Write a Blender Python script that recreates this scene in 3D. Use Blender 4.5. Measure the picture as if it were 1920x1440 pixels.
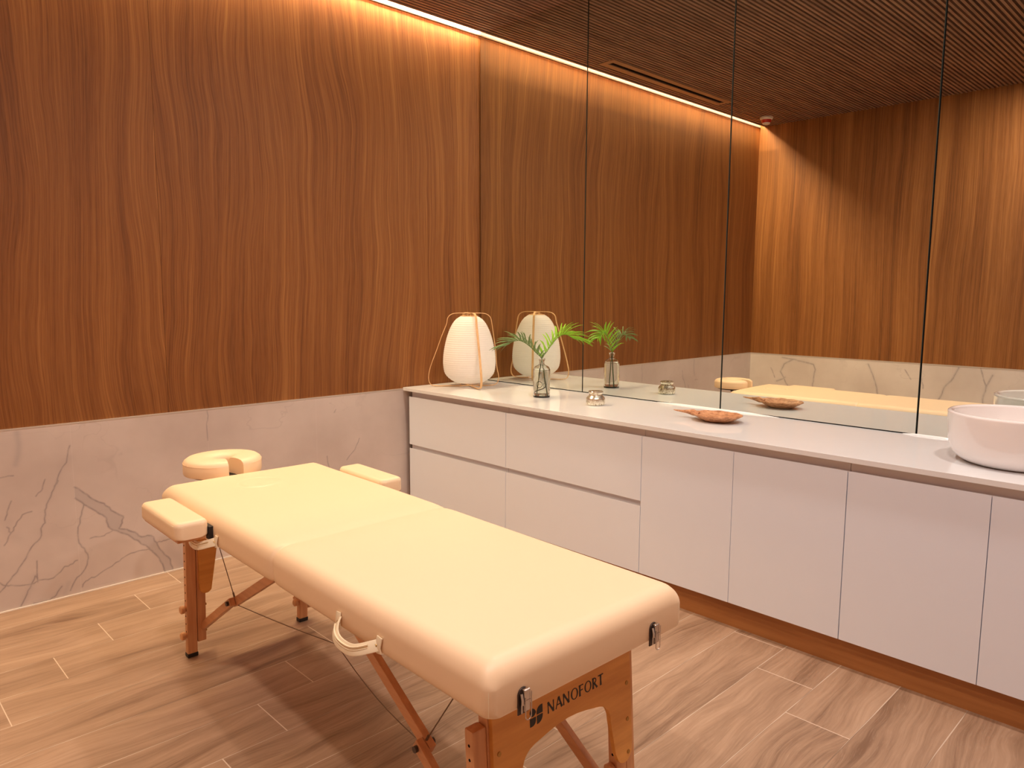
import bpy, bmesh, math, random
import numpy as np
from mathutils import Vector, Matrix
random.seed(7)
SC = bpy.context.scene
for o in list(bpy.data.objects): bpy.data.objects.remove(o)
COL = SC.collection
PI = math.pi

# ------------------------------------------------------------------ camera
cd = bpy.data.cameras.new('camera'); cam = bpy.data.objects.new('camera', cd); COL.objects.link(cam)
yaw, pitch, roll, fpx = 0.770822, -0.121003, 0.004681, 1379.545
fw = Vector((math.sin(yaw)*math.cos(pitch), math.cos(yaw)*math.cos(pitch), math.sin(pitch)))
rt = Vector((math.cos(yaw), -math.sin(yaw), 0)); up = rt.cross(fw)
r2 = math.cos(roll)*rt + math.sin(roll)*up; u2 = -math.sin(roll)*rt + math.cos(roll)*up
cam.matrix_world = Matrix(((r2.x, u2.x, -fw.x, -3.17914), (r2.y, u2.y, -fw.y, -3.57175), (r2.z, u2.z, -fw.z, 1.32516), (0, 0, 0, 1)))
cd.sensor_fit = 'HORIZONTAL'; cd.sensor_width = 36; cd.lens = 36*fpx/1920; cd.clip_start = .02
SC.camera = cam

# ------------------------------------------------------------------ world, exposure
w = bpy.data.worlds.new('world'); SC.world = w; w.use_nodes = True
w.node_tree.nodes['Background'].inputs[0].default_value = (.02, .015, .01, 1)
w.node_tree.nodes['Background'].inputs[1].default_value = .0
SC.view_settings.view_transform = 'Standard'; SC.view_settings.look = 'None'
SC.view_settings.exposure = 0.0; SC.view_settings.gamma = 1; SC.view_settings.use_curve_mapping = False
SC.cycles.max_bounces = 12; SC.cycles.diffuse_bounces = 8; SC.cycles.glossy_bounces = 8
SC.cycles.transmission_bounces = 12; SC.cycles.sample_clamp_indirect = 4.0
SC.cycles.caustics_refractive = False; SC.cycles.caustics_reflective = True; SC.cycles.blur_glossy = .5

# room size (metres): the corner of the back wall and the mirror wall is the origin
W, L, H = 3.58, 4.36, 2.92
HM, HCT = .762, .774           # marble top, worktop top
WARM = (1.0, .83, .735)
STRIP_E = 440.0
LAMP_W = 19.5
LAMPS = [(-.85, -1.95), (-2.15, -3.15), (-.85, -3.35), (-3.0, -2.55)]
for k, (lx, ly) in enumerate(LAMPS):
    ld = bpy.data.lights.new('downlight_beam', 'AREA'); ld.shape = 'DISK'; ld.size = .13
    ld.energy = LAMP_W*(1.35 if lx < -2 else 1.0); ld.color = WARM; ld.spread = math.radians(180)
    lo = bpy.data.objects.new('downlight_beam', ld); COL.objects.link(lo); lo.location = (lx, ly, H-.0075)

# ------------------------------------------------------------------ helpers
def tag(o, label=None, cat=None, group=None, kind=None):
    if label: o['label'] = label
    if cat: o['category'] = cat
    if group: o['group'] = group
    if kind: o['kind'] = kind
    return o
def empty(name, loc=(0, 0, 0), rz=0):
    o = bpy.data.objects.new(name, None); COL.objects.link(o); o.location = loc; o.rotation_euler = (0, 0, rz)
    o.empty_display_size = .05
    return o
class MB:
    def __init__(s): s.bm = bmesh.new()
    def box(s, x0, x1, y0, y1, z0, z1, bev=0, M=None):
        r = bmesh.ops.create_cube(s.bm, size=1)
        vs = r['verts']
        for v in vs:
            v.co = Vector(((x0+x1)/2+v.co.x*(x1-x0), (y0+y1)/2+v.co.y*(y1-y0), (z0+z1)/2+v.co.z*(z1-z0)))
        if bev:
            es = set(e for v in vs for e in v.link_edges)
            rr = bmesh.ops.bevel(s.bm, geom=list(es), offset=bev, segments=2, profile=.6, affect='EDGES')
            vs = rr['verts'] if M else vs
            if M:
                vs = list(set(v for f in rr['faces'] for v in f.verts))
        if M:
            bmesh.ops.transform(s.bm, matrix=M, verts=[v for v in vs if v.is_valid])
        return s
    def beam(s, a, b, wd, ht, side=(1, 0, 0), bev=.002):
        """box bar from a to b; wd along side, ht perpendicular"""
        a = Vector(a); b = Vector(b); d = (b-a); ln = d.length; d.normalize()
        sd = Vector(side); sd = (sd - sd.dot(d)*d).normalized(); n = d.cross(sd)
        M = Matrix(((sd.x, n.x, d.x, a.x), (sd.y, n.y, d.y, a.y), (sd.z, n.z, d.z, a.z), (0, 0, 0, 1)))
        m = MB(); m.box(-wd/2, wd/2, -ht/2, ht/2, 0, ln, bev)
        bmesh.ops.transform(m.bm, matrix=M, verts=m.bm.verts[:])
        s.merge(m); return s
    def merge(s, m):
        me = bpy.data.meshes.new('tmp'); m.bm.to_mesh(me); s.bm.from_mesh(me); bpy.data.meshes.remove(me); m.bm.free()
    def tube(s, pts, r, n=10, closed=False, caps=True, flat=None):
        """sweep a round (or flat=(w,t)) section along pts; r may be a list"""
        P = [Vector(p) for p in pts]; N = len(P)
        rs = r if isinstance(r, (list, tuple)) else [r]*N
        T = []
        for i in range(N):
            a = P[(i-1) % N] if (closed or i > 0) else P[i]; b = P[(i+1) % N] if (closed or i < N-1) else P[i]
            T.append((b-a).normalized())
        ref = Vector((0, 0, 1)) if abs(T[0].z) < .9 else Vector((1, 0, 0))
        nrm = (ref - ref.dot(T[0])*T[0]).normalized(); rings = []
        for i in range(N):
            nrm = (nrm - nrm.dot(T[i])*T[i]).normalized(); bn = T[i].cross(nrm)
            ring = []
            for k in range(n):
                a = 2*PI*k/n
                ring.append(s.bm.verts.new(P[i] + rs[i]*(math.cos(a)*nrm + math.sin(a)*bn)))
            rings.append(ring)
        for i in range(N if closed else N-1):
            A, B = rings[i], rings[(i+1) % N]
            for k in range(n): s.bm.faces.new((A[k], A[(k+1) % n], B[(k+1) % n], B[k]))
        if caps and not closed:
            s.bm.faces.new(rings[0][::-1]); s.bm.faces.new(rings[-1])
        return s
    def strip(s, pts, norms, wd, th):
        """flat band swept along pts; norms = outward normal per point, width across"""
        P = [Vector(p) for p in pts]; N = len(P); rings = []
        for i in range(N):
            t = (P[min(i+1, N-1)]-P[max(i-1, 0)]).normalized(); nn = Vector(norms[i]); nn = (nn-nn.dot(t)*t).normalized()
            b = t.cross(nn)
            rings.append([s.bm.verts.new(P[i]+b*x*wd/2+nn*y*th/2) for x, y in
                          ((-1, -.6), (-.85, -1), (.85, -1), (1, -.6), (1, .6), (.85, 1), (-.85, 1), (-1, .6))])
        for i in range(N-1):
            for k in range(8):
                s.bm.faces.new((rings[i][k], rings[i][(k+1) % 8], rings[i+1][(k+1) % 8], rings[i+1][k]))
        s.bm.faces.new(rings[0][::-1]); s.bm.faces.new(rings[-1])
        return s
    def lathe(s, prof, n=48, c=(0, 0, 0), sx=1, sy=1):
        c = Vector(c); rings = []
        for r, z in prof:
            if r < 1e-6: rings.append([s.bm.verts.new(c+Vector((0, 0, z)))])
            else: rings.append([s.bm.verts.new(c+Vector((sx*r*math.cos(2*PI*k/n), sy*r*math.sin(2*PI*k/n), z))) for k in range(n)])
        for A, B in zip(rings, rings[1:]):
            if len(A) == 1 and len(B) == 1: continue
            for k in range(n):
                if len(A) == 1: s.bm.faces.new((A[0], B[(k+1) % n], B[k]))
                elif len(B) == 1: s.bm.faces.new((A[k], A[(k+1) % n], B[0]))
                else: s.bm.faces.new((A[k], A[(k+1) % n], B[(k+1) % n], B[k]))
        return s
    def prism(s, poly, a0, a1, axis='y', bev=0):
        """extrude 2D polygon; axis y: poly=(x,z)"""
        def mk(p, a): return Vector((p[0], a, p[1])) if axis == 'y' else (Vector((a, p[0], p[1])) if axis == 'x' else Vector((p[0], p[1], a)))
        A = [s.bm.verts.new(mk(p, a0)) for p in poly]; B = [s.bm.verts.new(mk(p, a1)) for p in poly]; n = len(poly)
        f1 = s.bm.faces.new(A); f2 = s.bm.faces.new(B[::-1]); sides = []
        for k in range(n): sides.append(s.bm.faces.new((A[k], B[k], B[(k+1) % n], A[(k+1) % n])))
        if bev:
            es = [e for f in (f1, f2) for e in f.edges]
            bmesh.ops.bevel(s.bm, geom=es, offset=bev, segments=2, profile=.5, affect='EDGES')
        return s
    def loose(s, name, mat, parent=None, **kw):
        """every separate piece becomes an object of its own"""
        bm = s.bm; bm.verts.ensure_lookup_table(); seen = set(); out = []
        for v0 in bm.verts:
            if v0 in seen: continue
            st = [v0]; seen.add(v0); isl = []
            while st:
                v_ = st.pop(); isl.append(v_)
                for e in v_.link_edges:
                    u_ = e.other_vert(v_)
                    if u_ not in seen: seen.add(u_); st.append(u_)
            m_ = MB(); mp = {v_: m_.bm.verts.new(v_.co) for v_ in isl}
            for f in set(f for v_ in isl for f in v_.link_faces): m_.bm.faces.new([mp[q_] for q_ in f.verts])
            out.append(m_.build(name, mat, parent, **kw))
        s.bm.free(); return out
    def build(s, name, mat, parent=None, smooth=False, loc=None, angle=35, label=None):
        bmesh.ops.recalc_face_normals(s.bm, faces=s.bm.faces[:])
        me = bpy.data.meshes.new(name); s.bm.to_mesh(me); s.bm.free()
        for m in (mat if isinstance(mat, (list, tuple)) else [mat]): me.materials.append(m)
        if smooth:
            me.polygons.foreach_set('use_smooth', [True]*len(me.polygons))
            me.set_sharp_from_angle(angle=math.radians(angle))
        o = bpy.data.objects.new(name, me); COL.objects.link(o)
        if parent: o.parent = parent
        if loc: o.location = loc
        if label: o['label'] = label
        return o

# ------------------------------------------------------------------ materials
class NT:
    def __init__(s, name):
        s.m = bpy.data.materials.new(name); s.m.use_nodes = True; s.t = s.m.node_tree; s.n = s.t.nodes; s.b = s.n['Principled BSDF']
    def node(s, typ, ins=None, **kw):
        nd = s.n.new(typ)
        for k, v in kw.items(): setattr(nd, k, v)
        for k, v in (ins or {}).items():
            if isinstance(v, bpy.types.NodeSocket): s.t.links.new(v, nd.inputs[k])
            else: nd.inputs[k].default_value = v
        return nd
    def math(s, op, a, b=0.0, c=None):
        ins = {0: a, 1: b}
        if c is not None: ins[2] = c
        return s.node('ShaderNodeMath', ins, operation=op).outputs[0]
    def mix(s, f, a, b, mode='MIX'):
        nd = s.node('ShaderNodeMix', None, data_type='RGBA', blend_type=mode)
        for k, v in ((0, f), (6, a), (7, b)):
            if isinstance(v, bpy.types.NodeSocket): s.t.links.new(v, nd.inputs[k])
            else: nd.inputs[k].default_value = (*v, 1) if isinstance(v, tuple) and len(v) == 3 else v
        return nd.outputs[2]
    def ramp(s, f, stops, interp='LINEAR'):
        nd = s.node('ShaderNodeValToRGB', {0: f}); cr = nd.color_ramp; cr.interpolation = interp
        while len(cr.elements) < len(stops): cr.elements.new(.5)
        for e, (p, c) in zip(cr.elements, stops): e.position = p; e.color = (*c, 1)
        return nd.outputs[0]
    def noise(s, vec, scale=1, detail=4, rough=.5, dist=0):
        return s.node('ShaderNodeTexNoise', {'Vector': vec, 'Scale': scale, 'Detail': detail, 'Roughness': rough, 'Distortion': dist}).outputs[0]
    def comb(s, x, y, z=0.0): return s.node('ShaderNodeCombineXYZ', {0: x, 1: y, 2: z}).outputs[0]
    def coords(s, which='Object'):
        tc = s.node('ShaderNodeTexCoord'); sp = s.node('ShaderNodeSeparateXYZ', {0: tc.outputs[which]}); return sp.outputs
    def set(s, **kw):
        for k, v in kw.items():
            k = k.replace('_', ' ')
            if isinstance(v, bpy.types.NodeSocket): s.t.links.new(v, s.b.inputs[k])
            else: s.b.inputs[k].default_value = (*v, 1) if isinstance(v, tuple) and len(v) == 3 else v
        return s
    def bump(s, h, strength=.2, dist=.001):
        s.t.links.new(s.node('ShaderNodeBump', {'Height': h, 'Strength': strength, 'Distance': dist}).outputs[0], s.b.inputs['Normal'])

def plain(name, col, rough=.5, metal=0, spec=.5, var=.03, **kw):
    t = NT(name); c = t.coords()
    tc = t.comb(c[0], c[1], c[2]); nz = t.noise(tc, 14, 3)
    k = tuple(max(0, v*(1-var)) for v in col); k2 = tuple(min(1, v*(1+var)) for v in col)
    t.set(Base_Color=t.mix(nz, k, k2), Roughness=rough, Metallic=metal, Specular_IOR_Level=spec, **kw)
    return t.m

def wood_wall(name, ax, seams, seed=0.0, wave=1.0):
    """tall veneer panels, grain vertical and slowly wavering; ax = 0 or 1 for the horizontal axis"""
    t = NT(name); c = t.coords(); u, v = c[ax], c[2]
    off = 0.0
    pid = None
    for s_ in seams:
        g = t.math('GREATER_THAN', u, s_); pid = g if pid is None else t.math('ADD', pid, g)
    if pid is None: pid = t.math('MULTIPLY', u, 0.0)
    po = t.math('ADD', t.math('MULTIPLY', pid, 7.31), seed)
    w1 = t.noise(t.comb(t.math('MULTIPLY', u, 1.6), t.math('MULTIPLY', v, .75), po), 1, 1.5, .4)
    w2 = t.noise(t.comb(t.math('MULTIPLY', u, 4.2), t.math('MULTIPLY', v, 1.5), t.math('ADD', po, 3.7)), 1, 2, .45)
    uu = t.math('ADD', u, t.math('MULTIPLY', t.math('SUBTRACT', w1, .5), .24*wave))
    uu = t.math('ADD', uu, t.math('MULTIPLY', t.math('SUBTRACT', w2, .5), .06*wave))
    band = t.noise(t.comb(t.math('MULTIPLY', uu, 7.5), t.math('MULTIPLY', v, .22), po), 1, 2, .5)
    mid = t.noise(t.comb(t.math('MULTIPLY', uu, 30), t.math('MULTIPLY', v, .35), po), 1, 3, .6)
    fine = t.noise(t.comb(t.math('MULTIPLY', uu, 150), t.math('MULTIPLY', v, 1.1), po), 1, 3, .6)
    vfine = t.noise(t.comb(t.math('MULTIPLY', uu, 520), t.math('MULTIPLY', v, 9), po), 1, 2, .6)
    # dark thin growth lines bunched where the band noise is high
    ph = t.math('MULTIPLY', uu, 420)
    ph = t.math('ADD', ph, t.math('MULTIPLY', mid, 16))
    ring = t.math('POWER', t.math('ABSOLUTE', t.math('SINE', ph)), 4)
    bunch = t.node('ShaderNodeMapRange', {0: band, 1: .45, 2: .72, 3: 0, 4: 1}).outputs[0]
    ring = t.math('MULTIPLY', ring, bunch)
    f = t.math('ADD', t.math('MULTIPLY', band, .36), t.math('MULTIPLY', mid, .36))
    f = t.math('ADD', f, t.math('MULTIPLY', fine, .46))
    f = t.math('SUBTRACT', f, .09)
    col = t.ramp(f, [(.32, (.100, .030, .0055)), (.45, (.205, .069, .0135)), (.56, (.285, .107, .024)), (.70, (.44, .19, .052))])
    col = t.mix(t.math('MULTIPLY', ring, .40 if wave > .5 else .22), col, (.13, .044, .014))
    lf = t.node('ShaderNodeMapRange', {0: vfine, 1: .35, 2: .75, 3: 0, 4: .22}).outputs[0]
    col = t.mix(lf, col, (.50, .235, .10))
    t.set(Base_Color=col, Roughness=.52, Specular_IOR_Level=.30)
    t.bump(fine, .12, .0006)
    return t.m

def mat_floor():
    t = NT('floor_tile_wood_look'); c = t.coords(); x, y = c[0], c[1]
    RW = .2016
    r = t.math('DIVIDE', t.math('SUBTRACT', t.math('MULTIPLY', y, -1), .178), RW)
    row = t.math('FLOOR', r); rf = t.math('FRACT', r)
    # row0 (between .178 and .38) has its joint at x=-2.203, each row steps -.2
    uu = t.math('DIVIDE', t.math('ADD', t.math('ADD', x, 2.203), t.math('MULTIPLY', row, .2)), 1.2)
    col_ = t.math('FLOOR', uu); uf = t.math('FRACT', uu)
    tid = t.math('ADD', t.math('MULTIPLY', row, 3.17), t.math('MULTIPLY', col_, 7.77))
    rnd = t.node('ShaderNodeTexWhiteNoise', {'Vector': t.comb(row, col_, 1.0)}, noise_dimensions='3D').outputs[0]
    # grain
    w1 = t.noise(t.comb(t.math('MULTIPLY', x, 1.5), t.math('MULTIPLY', y, 3.0), tid), 1, 2, .5)
    yy = t.math('ADD', y, t.math('MULTIPLY', t.math('SUBTRACT', w1, .5), .20))
    band = t.noise(t.comb(t.math('MULTIPLY', x, .9), t.math('MULTIPLY', yy, 15), tid), 1, 3, .55)
    fine = t.noise(t.comb(t.math('MULTIPLY', x, 5), t.math('MULTIPLY', yy, 130), tid), 1, 3, .6)
    vf = t.noise(t.comb(t.math('MULTIPLY', x, 22), t.math('MULTIPLY', yy, 420), tid), 1, 2, .6)
    blot = t.noise(t.comb(t.math('MULTIPLY', x, 2.2), t.math('MULTIPLY', y, 7), tid), 1, 3, .6)
    f = t.math('ADD', t.math('MULTIPLY', band, .54), t.math('MULTIPLY', fine, .34))
    f = t.math('ADD', f, t.math('MULTIPLY', blot, .16))
    f = t.math('ADD', f, t.math('MULTIPLY', t.math('SUBTRACT', rnd, .5), .10))
    col = t.ramp(f, [(.34, (.20, .115, .068)), (.44, (.315, .200, .128)), (.54, (.40, .262, .172)), (.69, (.49, .338, .232))])
    sc = t.node('ShaderNodeMapRange', {0: vf, 1: .55, 2: .8, 3: 0, 4: .25}).outputs[0]
    col = t.mix(sc, col, (.62, .48, .36))
    ge = t.math('MINIMUM', rf, t.math('SUBTRACT', 1, rf)); ge = t.math('MULTIPLY', ge, RW)
    gx = t.math('MINIMUM', uf, t.math('SUBTRACT', 1, uf)); gx = t.math('MULTIPLY', gx, 1.2)
    # end joints pale and clear, long joints finer and broken
    m1 = t.math('LESS_THAN', gx, .0016)
    brk = t.noise(t.comb(t.math('MULTIPLY', x, 2.2), row), 1, 2)
    m2 = t.math('LESS_THAN', ge, t.node('ShaderNodeMapRange', {0: brk, 1: .35, 2: .65, 3: .0006, 4: .0020}).outputs[0])
    dk = t.math('LESS_THAN', ge, .0018)
    col = t.mix(t.math('MULTIPLY', dk, .65), col, (.16, .10, .065))
    col = t.mix(t.math('MULTIPLY', m2, t.node('ShaderNodeMapRange', {0: brk, 1: .42, 2: .52, 3: 0, 4: .9}).outputs[0]), col, (.66, .54, .43))
    col = t.mix(m1, col, (.70, .58, .47))
    t.set(Base_Color=col, Roughness=t.node('ShaderNodeMapRange', {0: fine, 1: .2, 2: .8, 3: .36, 4: .5}).outputs[0], Specular_IOR_Level=.4)
    g = t.math('LESS_THAN', t.math('MINIMUM', ge, gx), .0014)
    t.bump(t.math('SUBTRACT', t.math('MULTIPLY', fine, .3), g), .35, .0008)
    return t.m

def mat_marble(ax, joint0, pale=1.0):
    t = NT('white_marble'); c = t.coords(); u, z = c[ax], c[2]
    vc = t.comb(u, z, 0.0)
    cl = t.noise(vc, 2.2, 4, .55)
    col = t.ramp(cl, [(.35, (.62*pale, .535*pale**1.6, .475*pale**2.4)), (.65, (.73*pale, .645*pale**1.6, .58*pale**2.4))])
    at = t.node('ShaderNodeAttribute', attribute_name='vein')
    sp = t.node('ShaderNodeSeparateColor', {0: at.outputs['Color']})
    n2 = t.noise(vc, 30, 3, .6)
    lin = t.math('MULTIPLY', sp.outputs[0], t.node('ShaderNodeMapRange', {0: n2, 1: .3, 2: .6, 3: .45, 4: 1.0}).outputs[0])
    col = t.mix(t.math('MULTIPLY', sp.outputs[1], .40), col, (.36, .34, .345))
    col = t.mix(t.math('MULTIPLY', lin, .75), col, (.24, .20, .20))
    # faint hair cracks
    wp = t.noise(vc, 3.5, 4, .6)
    hair = t.noise(t.comb(t.math('ADD', u, t.math('MULTIPLY', wp, .5)), t.math('MULTIPLY', z, .6), 2.0), 4.5, 1, .4)
    hl = t.node('ShaderNodeMapRange', {0: t.math('ABSOLUTE', t.math('SUBTRACT', hair, .5)), 1: 0, 2: .006, 3: .20, 4: 0}).outputs[0]
    msk = t.node('ShaderNodeMapRange', {0: t.noise(vc, 2.1, 2), 1: .5, 2: .62, 3: 0, 4: 1}).outputs[0]
    col = t.mix(t.math('MULTIPLY', hl, msk), col, (.35, .30, .29))
    f = t.math('FRACT', t.math('DIVIDE', t.math('SUBTRACT', u, joint0), .5875))
    j = t.math('LESS_THAN', t.math('MINIMUM', f, t.math('SUBTRACT', 1, f)), .0012)
    col = t.mix(t.math('MULTIPLY', j, .25), col, (.9, .86, .8))
    t.set(Base_Color=col, Roughness=.33, Specular_IOR_Level=.45)
    return t.m

def timber(name, a, b, ax, scale=60, rough=.4, spec=.45, long=2.5):
    """plain straight-grained timber, grain along axis ax"""
    t = NT(name); c = t.coords(); o = [i for i in range(3) if i != ax]
    g = t.noise(t.comb(t.math('MULTIPLY', c[ax], long), t.math('MULTIPLY', c[o[0]], scale), t.math('MULTIPLY', c[o[1]], scale)), 1, 4, .55)
    bnd = t.noise(t.comb(t.math('MULTIPLY', c[ax], long*.5), t.math('MULTIPLY', c[o[0]], scale*.2), t.math('MULTIPLY', c[o[1]], scale*.2)), 1, 2)
    f = t.math('ADD', t.math('MULTIPLY', g, .6), t.math('MULTIPLY', bnd, .4))
    t.set(Base_Color=t.ramp(f, [(.36, a), (.64, b)]), Roughness=rough, Specular_IOR_Level=spec)
    return t.m

M = {}
M['wood_a'] = wood_wall('walnut_veneer_back', 0, [-1.955], 0.0)
M['wood_c'] = wood_wall('walnut_veneer_left', 1, [-2.9, -1.55], 21.0, .35)
M['floor'] = mat_floor()
M['marble_a'] = mat_marble(0, -2.367)
M['marble_c'] = mat_marble(1, -.60, 1.02)  # same stone; the left wall's whiter light is put into its base colour
M['slat'] = timber('dark_slat_wood', (.20, .115, .078), (.40, .245, .165), 0, 120, .6, .3)
M['glint'] = plain('white_glint', (.95, .97, .97), .12, var=.01)  # glossy white that paints the glare at the mirror base
M['black'] = plain('black_backing', (.006, .004, .003), .8, spec=.1)
M['trim_wood'] = timber('plinth_wood', (.30, .115, .032), (.42, .18, .055), 1, 40, .45, .4)
M['white'] = plain('white_lacquer', (.78, .85, .96), .20, spec=.5, var=.008)
M['recess'] = plain('channel_grey', (.76, .73, .73), .35, var=.01)
M['carcass'] = plain('carcass_dark', (.035, .022, .018), .7)
M['quartz'] = plain('worktop_quartz', (.79, .82, .84), .06, spec=.5, var=.012)
M['ceramic'] = plain('white_ceramic', (.86, .83, .82), .06, spec=.6, var=.004, Coat_Weight=.5, Coat_Roughness=.03)
M['leather'] = plain('cream_leatherette', (.86, .66, .445), .42, spec=.35, var=.01)
M['leather2'] = plain('cream_strap', (.86, .76, .55), .36, spec=.5, var=.02)
M['beech'] = timber('beech_orange', (.56, .27, .12), (.72, .39, .19), 2, 70, .38, .45)
M['beech_strut'] = timber('beech_strut', (.54, .26, .12), (.70, .37, .185), 1, 50, .38, .45)
M['ply'] = timber('beech_ply', (.62, .28, .060), (.78, .39, .10), 0, 45, .30, .5, 4)
M['rubber'] = plain('black_rubber', (.012, .010, .010), .55)
M['ink'] = plain('black_print', (.008, .006, .005), .4)
M['steel'] = plain('steel', (.62, .58, .55), .22, 1.0)
M['steel_dark'] = plain('dark_steel', (.10, .08, .075), .35, .9)
M['brass'] = plain('brass_bolt', (.42, .25, .08), .3, 1.0)
M['cable'] = plain('steel_cable', (.20, .13, .08), .4, .6)
M['bamboo'] = timber('bamboo_strip', (.62, .36, .16), (.80, .52, .26), 2, 200, .38, .45)
M['stem'] = plain('palm_stem', (.10, .20, .03), .45, var=.15)
M['lip'] = plain('dark_bronze_lip', (.06, .028, .015), .5)
M['trimmetal'] = plain('edge_trim', (.66, .60, .54), .35, .4)
M['grout'] = plain('pale_sealant', (.88, .82, .72), .5)
M['whiteplastic'] = plain('white_plastic', (.85, .82, .78), .35)
M['redplastic'] = plain('red_plastic', (.55, .03, .015), .35)
M['ventmetal'] = plain('vent_frame_bronze', (.34, .21, .13), .45, .1)
def mk_mirror():
    t = NT('mirror_silver'); c = t.coords(); nz = t.noise(t.comb(c[0], c[1], c[2]), 2, 2)
    t.set(Base_Color=t.mix(nz, (.80, .84, .78), (.81, .85, .79)), Metallic=1, Roughness=.004); return t.m
M['mirror'] = mk_mirror()
M['mirror_edge'] = plain('dark_glass_edge', (.05, .06, .05), .08, .0)
def mk_leaf(name, a, b):
    t = NT(name); c = t.coords(); nz = t.noise(t.comb(c[0], c[1], c[2]), 22, 3)
    t.set(Base_Color=t.mix(nz, a, b), Roughness=.42, Specular_IOR_Level=.4)
    tr = t.node('ShaderNodeBsdfTranslucent', {'Color': (*b, 1)}); ms = t.node('ShaderNodeMixShader', {0: .3, 1: t.b.outputs[0], 2: tr.outputs[0]})
    t.t.links.new(ms.outputs[0], t.n['Material Output'].inputs[0]); return t.m
M['leaf_b'] = mk_leaf('palm_leaf_bright', (.24, .50, .02), (.42, .74, .05))
M['leaf_d'] = mk_leaf('palm_leaf_dull', (.15, .26, .08), (.26, .38, .15))
def mk_paper():
    t = NT('rice_paper'); c = t.coords(); fib = t.noise(t.comb(c[0], c[1], c[2]), 60, 4)
    rib = t.math('SINE', t.math('MULTIPLY', c[2], 2*PI/.0088))
    t.set(Base_Color=t.mix(fib, (.86, .83, .80), (.93, .91, .88)), Roughness=.75, Specular_IOR_Level=.2)
    tr = t.node('ShaderNodeBsdfTranslucent', {'Color': (.9, .86, .80, 1)}); ms = t.node('ShaderNodeMixShader', {0: .35, 1: t.b.outputs[0], 2: tr.outputs[0]})
    t.t.links.new(ms.outputs[0], t.n['Material Output'].inputs[0]); return t.m
M['paper'] = mk_paper()
def mk_glass(name, tint=(.985, 1, .97), ior=1.45):
    t = NT(name); c = t.coords(); nz = t.noise(t.comb(c[0], c[1], c[2]), 8, 2)
    t.set(Base_Color=t.mix(nz, tint, tuple(v*.98 for v in tint)), Roughness=.01, Transmission_Weight=1.0, IOR=1.45)
    t.b.inputs['IOR'].default_value = ior; return t.m
M['glass'] = mk_glass('clear_glass'); M['water'] = mk_glass('water', (.99, 1, .98), 1.33)
def mk_mercury():
    t = NT('mercury_glass'); c = t.coords(); v = t.comb(c[0], c[1], t.math('MULTIPLY', c[2], .55)); nz = t.noise(v, 70, 4, .65, 1.2)
    f = t.node('ShaderNodeMapRange', {0: nz, 1: .50, 2: .62, 3: 0, 4: 1}).outputs[0]
    t.set(Base_Color=t.mix(f, (.86, .82, .70), (.40, .33, .22)), Metallic=.85, Roughness=t.math('ADD', .08, t.math('MULTIPLY', nz, .2)))
    t.bump(nz, .6, .002); return t.m
M['mercury'] = mk_mercury()
def mk_dish():
    t = NT('carved_wood'); c = t.coords(); v = t.comb(c[0], c[1], c[2]); nz = t.noise(v, 55, 5, .65)
    g = t.noise(t.comb(t.math('MULTIPLY', c[0], 120), t.math('MULTIPLY', c[1], 10), c[2]), 1, 3)
    f = t.math('ADD', t.math('MULTIPLY', nz, .6), t.math('MULTIPLY', g, .4))
    t.set(Base_Color=t.ramp(f, [(.36, (.24, .095, .042)), (.50, (.50, .235, .11)), (.64, (.68, .37, .20))]), Roughness=.5)
    t.bump(nz, .5, .002); return t.m
M['dish'] = mk_dish()
def emis(name, col, st):
    t = NT(name); c = t.coords(); nz = t.noise(t.comb(c[0], c[1], c[2]), 3, 1)
    t.set(Base_Color=(.9, .9, .9), Emission_Color=t.mix(nz, col, tuple(min(1, v*1.02) for v in col)), Emission_Strength=st); return t.m
M['led'] = emis('led_diffuser', (1.0, .72, .43), STRIP_E)
M['bulb'] = emis('warm_bulb', (1.0, .86, .72), 13.0)
M['lampface'] = emis('downlight_face', WARM, 6.0)

# ------------------------------------------------------------------ room shell
def S(o): o['kind'] = 'structure'; return o
S(MB().box(-W-.1, .12, -L-.1, .12, -.10, 0).build('floor', M['floor']))
wb = S(MB().box(-W-.1, .12, .03, .12, 0, H+.14).build('wall_back', M['black']))
wr = S(MB().box(.008, .12, -L-.1, .03, 0, H+.14).build('wall_right', M['black']))
wl = S(MB().box(-W-.1, -W-.03, -L-.1, .03, 0, H+.14).build('wall_left', M['black']))
wf = S(MB().box(-W-.03, .008, -L-.1, -L-.03, 0, H+.14).build('wall_front', M['black']))
SEAM = -1.955
MB().box(-W-.03, SEAM-.0006, .004, .03, HM+.006, H+.05).build('wood_panel', M['wood_a'], wb)
MB().box(SEAM+.0006, .008, .004, .03, HM+.006, H+.05).build('wood_panel', M['wood_a'], wb)
MB().box(-W-.03, -W-.003, -L-.03, -1.55, HM+.006, H+.05).build('wood_panel', M['wood_c'], wl)
MB().box(-W-.03, -W-.003, -1.5492, .004, HM+.006, H+.05).build('wood_panel', M['wood_c'], wl)
MB().box(-W-.003, .008, -L-.03, -L-.003, HM+.006, H+.05).build('wood_panel', M['wood_a'], wf)
MB().box(-W-.003, .008, -L-.03, -L, 0, HM).build('marble_slab', M['marble_a'], wf)

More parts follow.
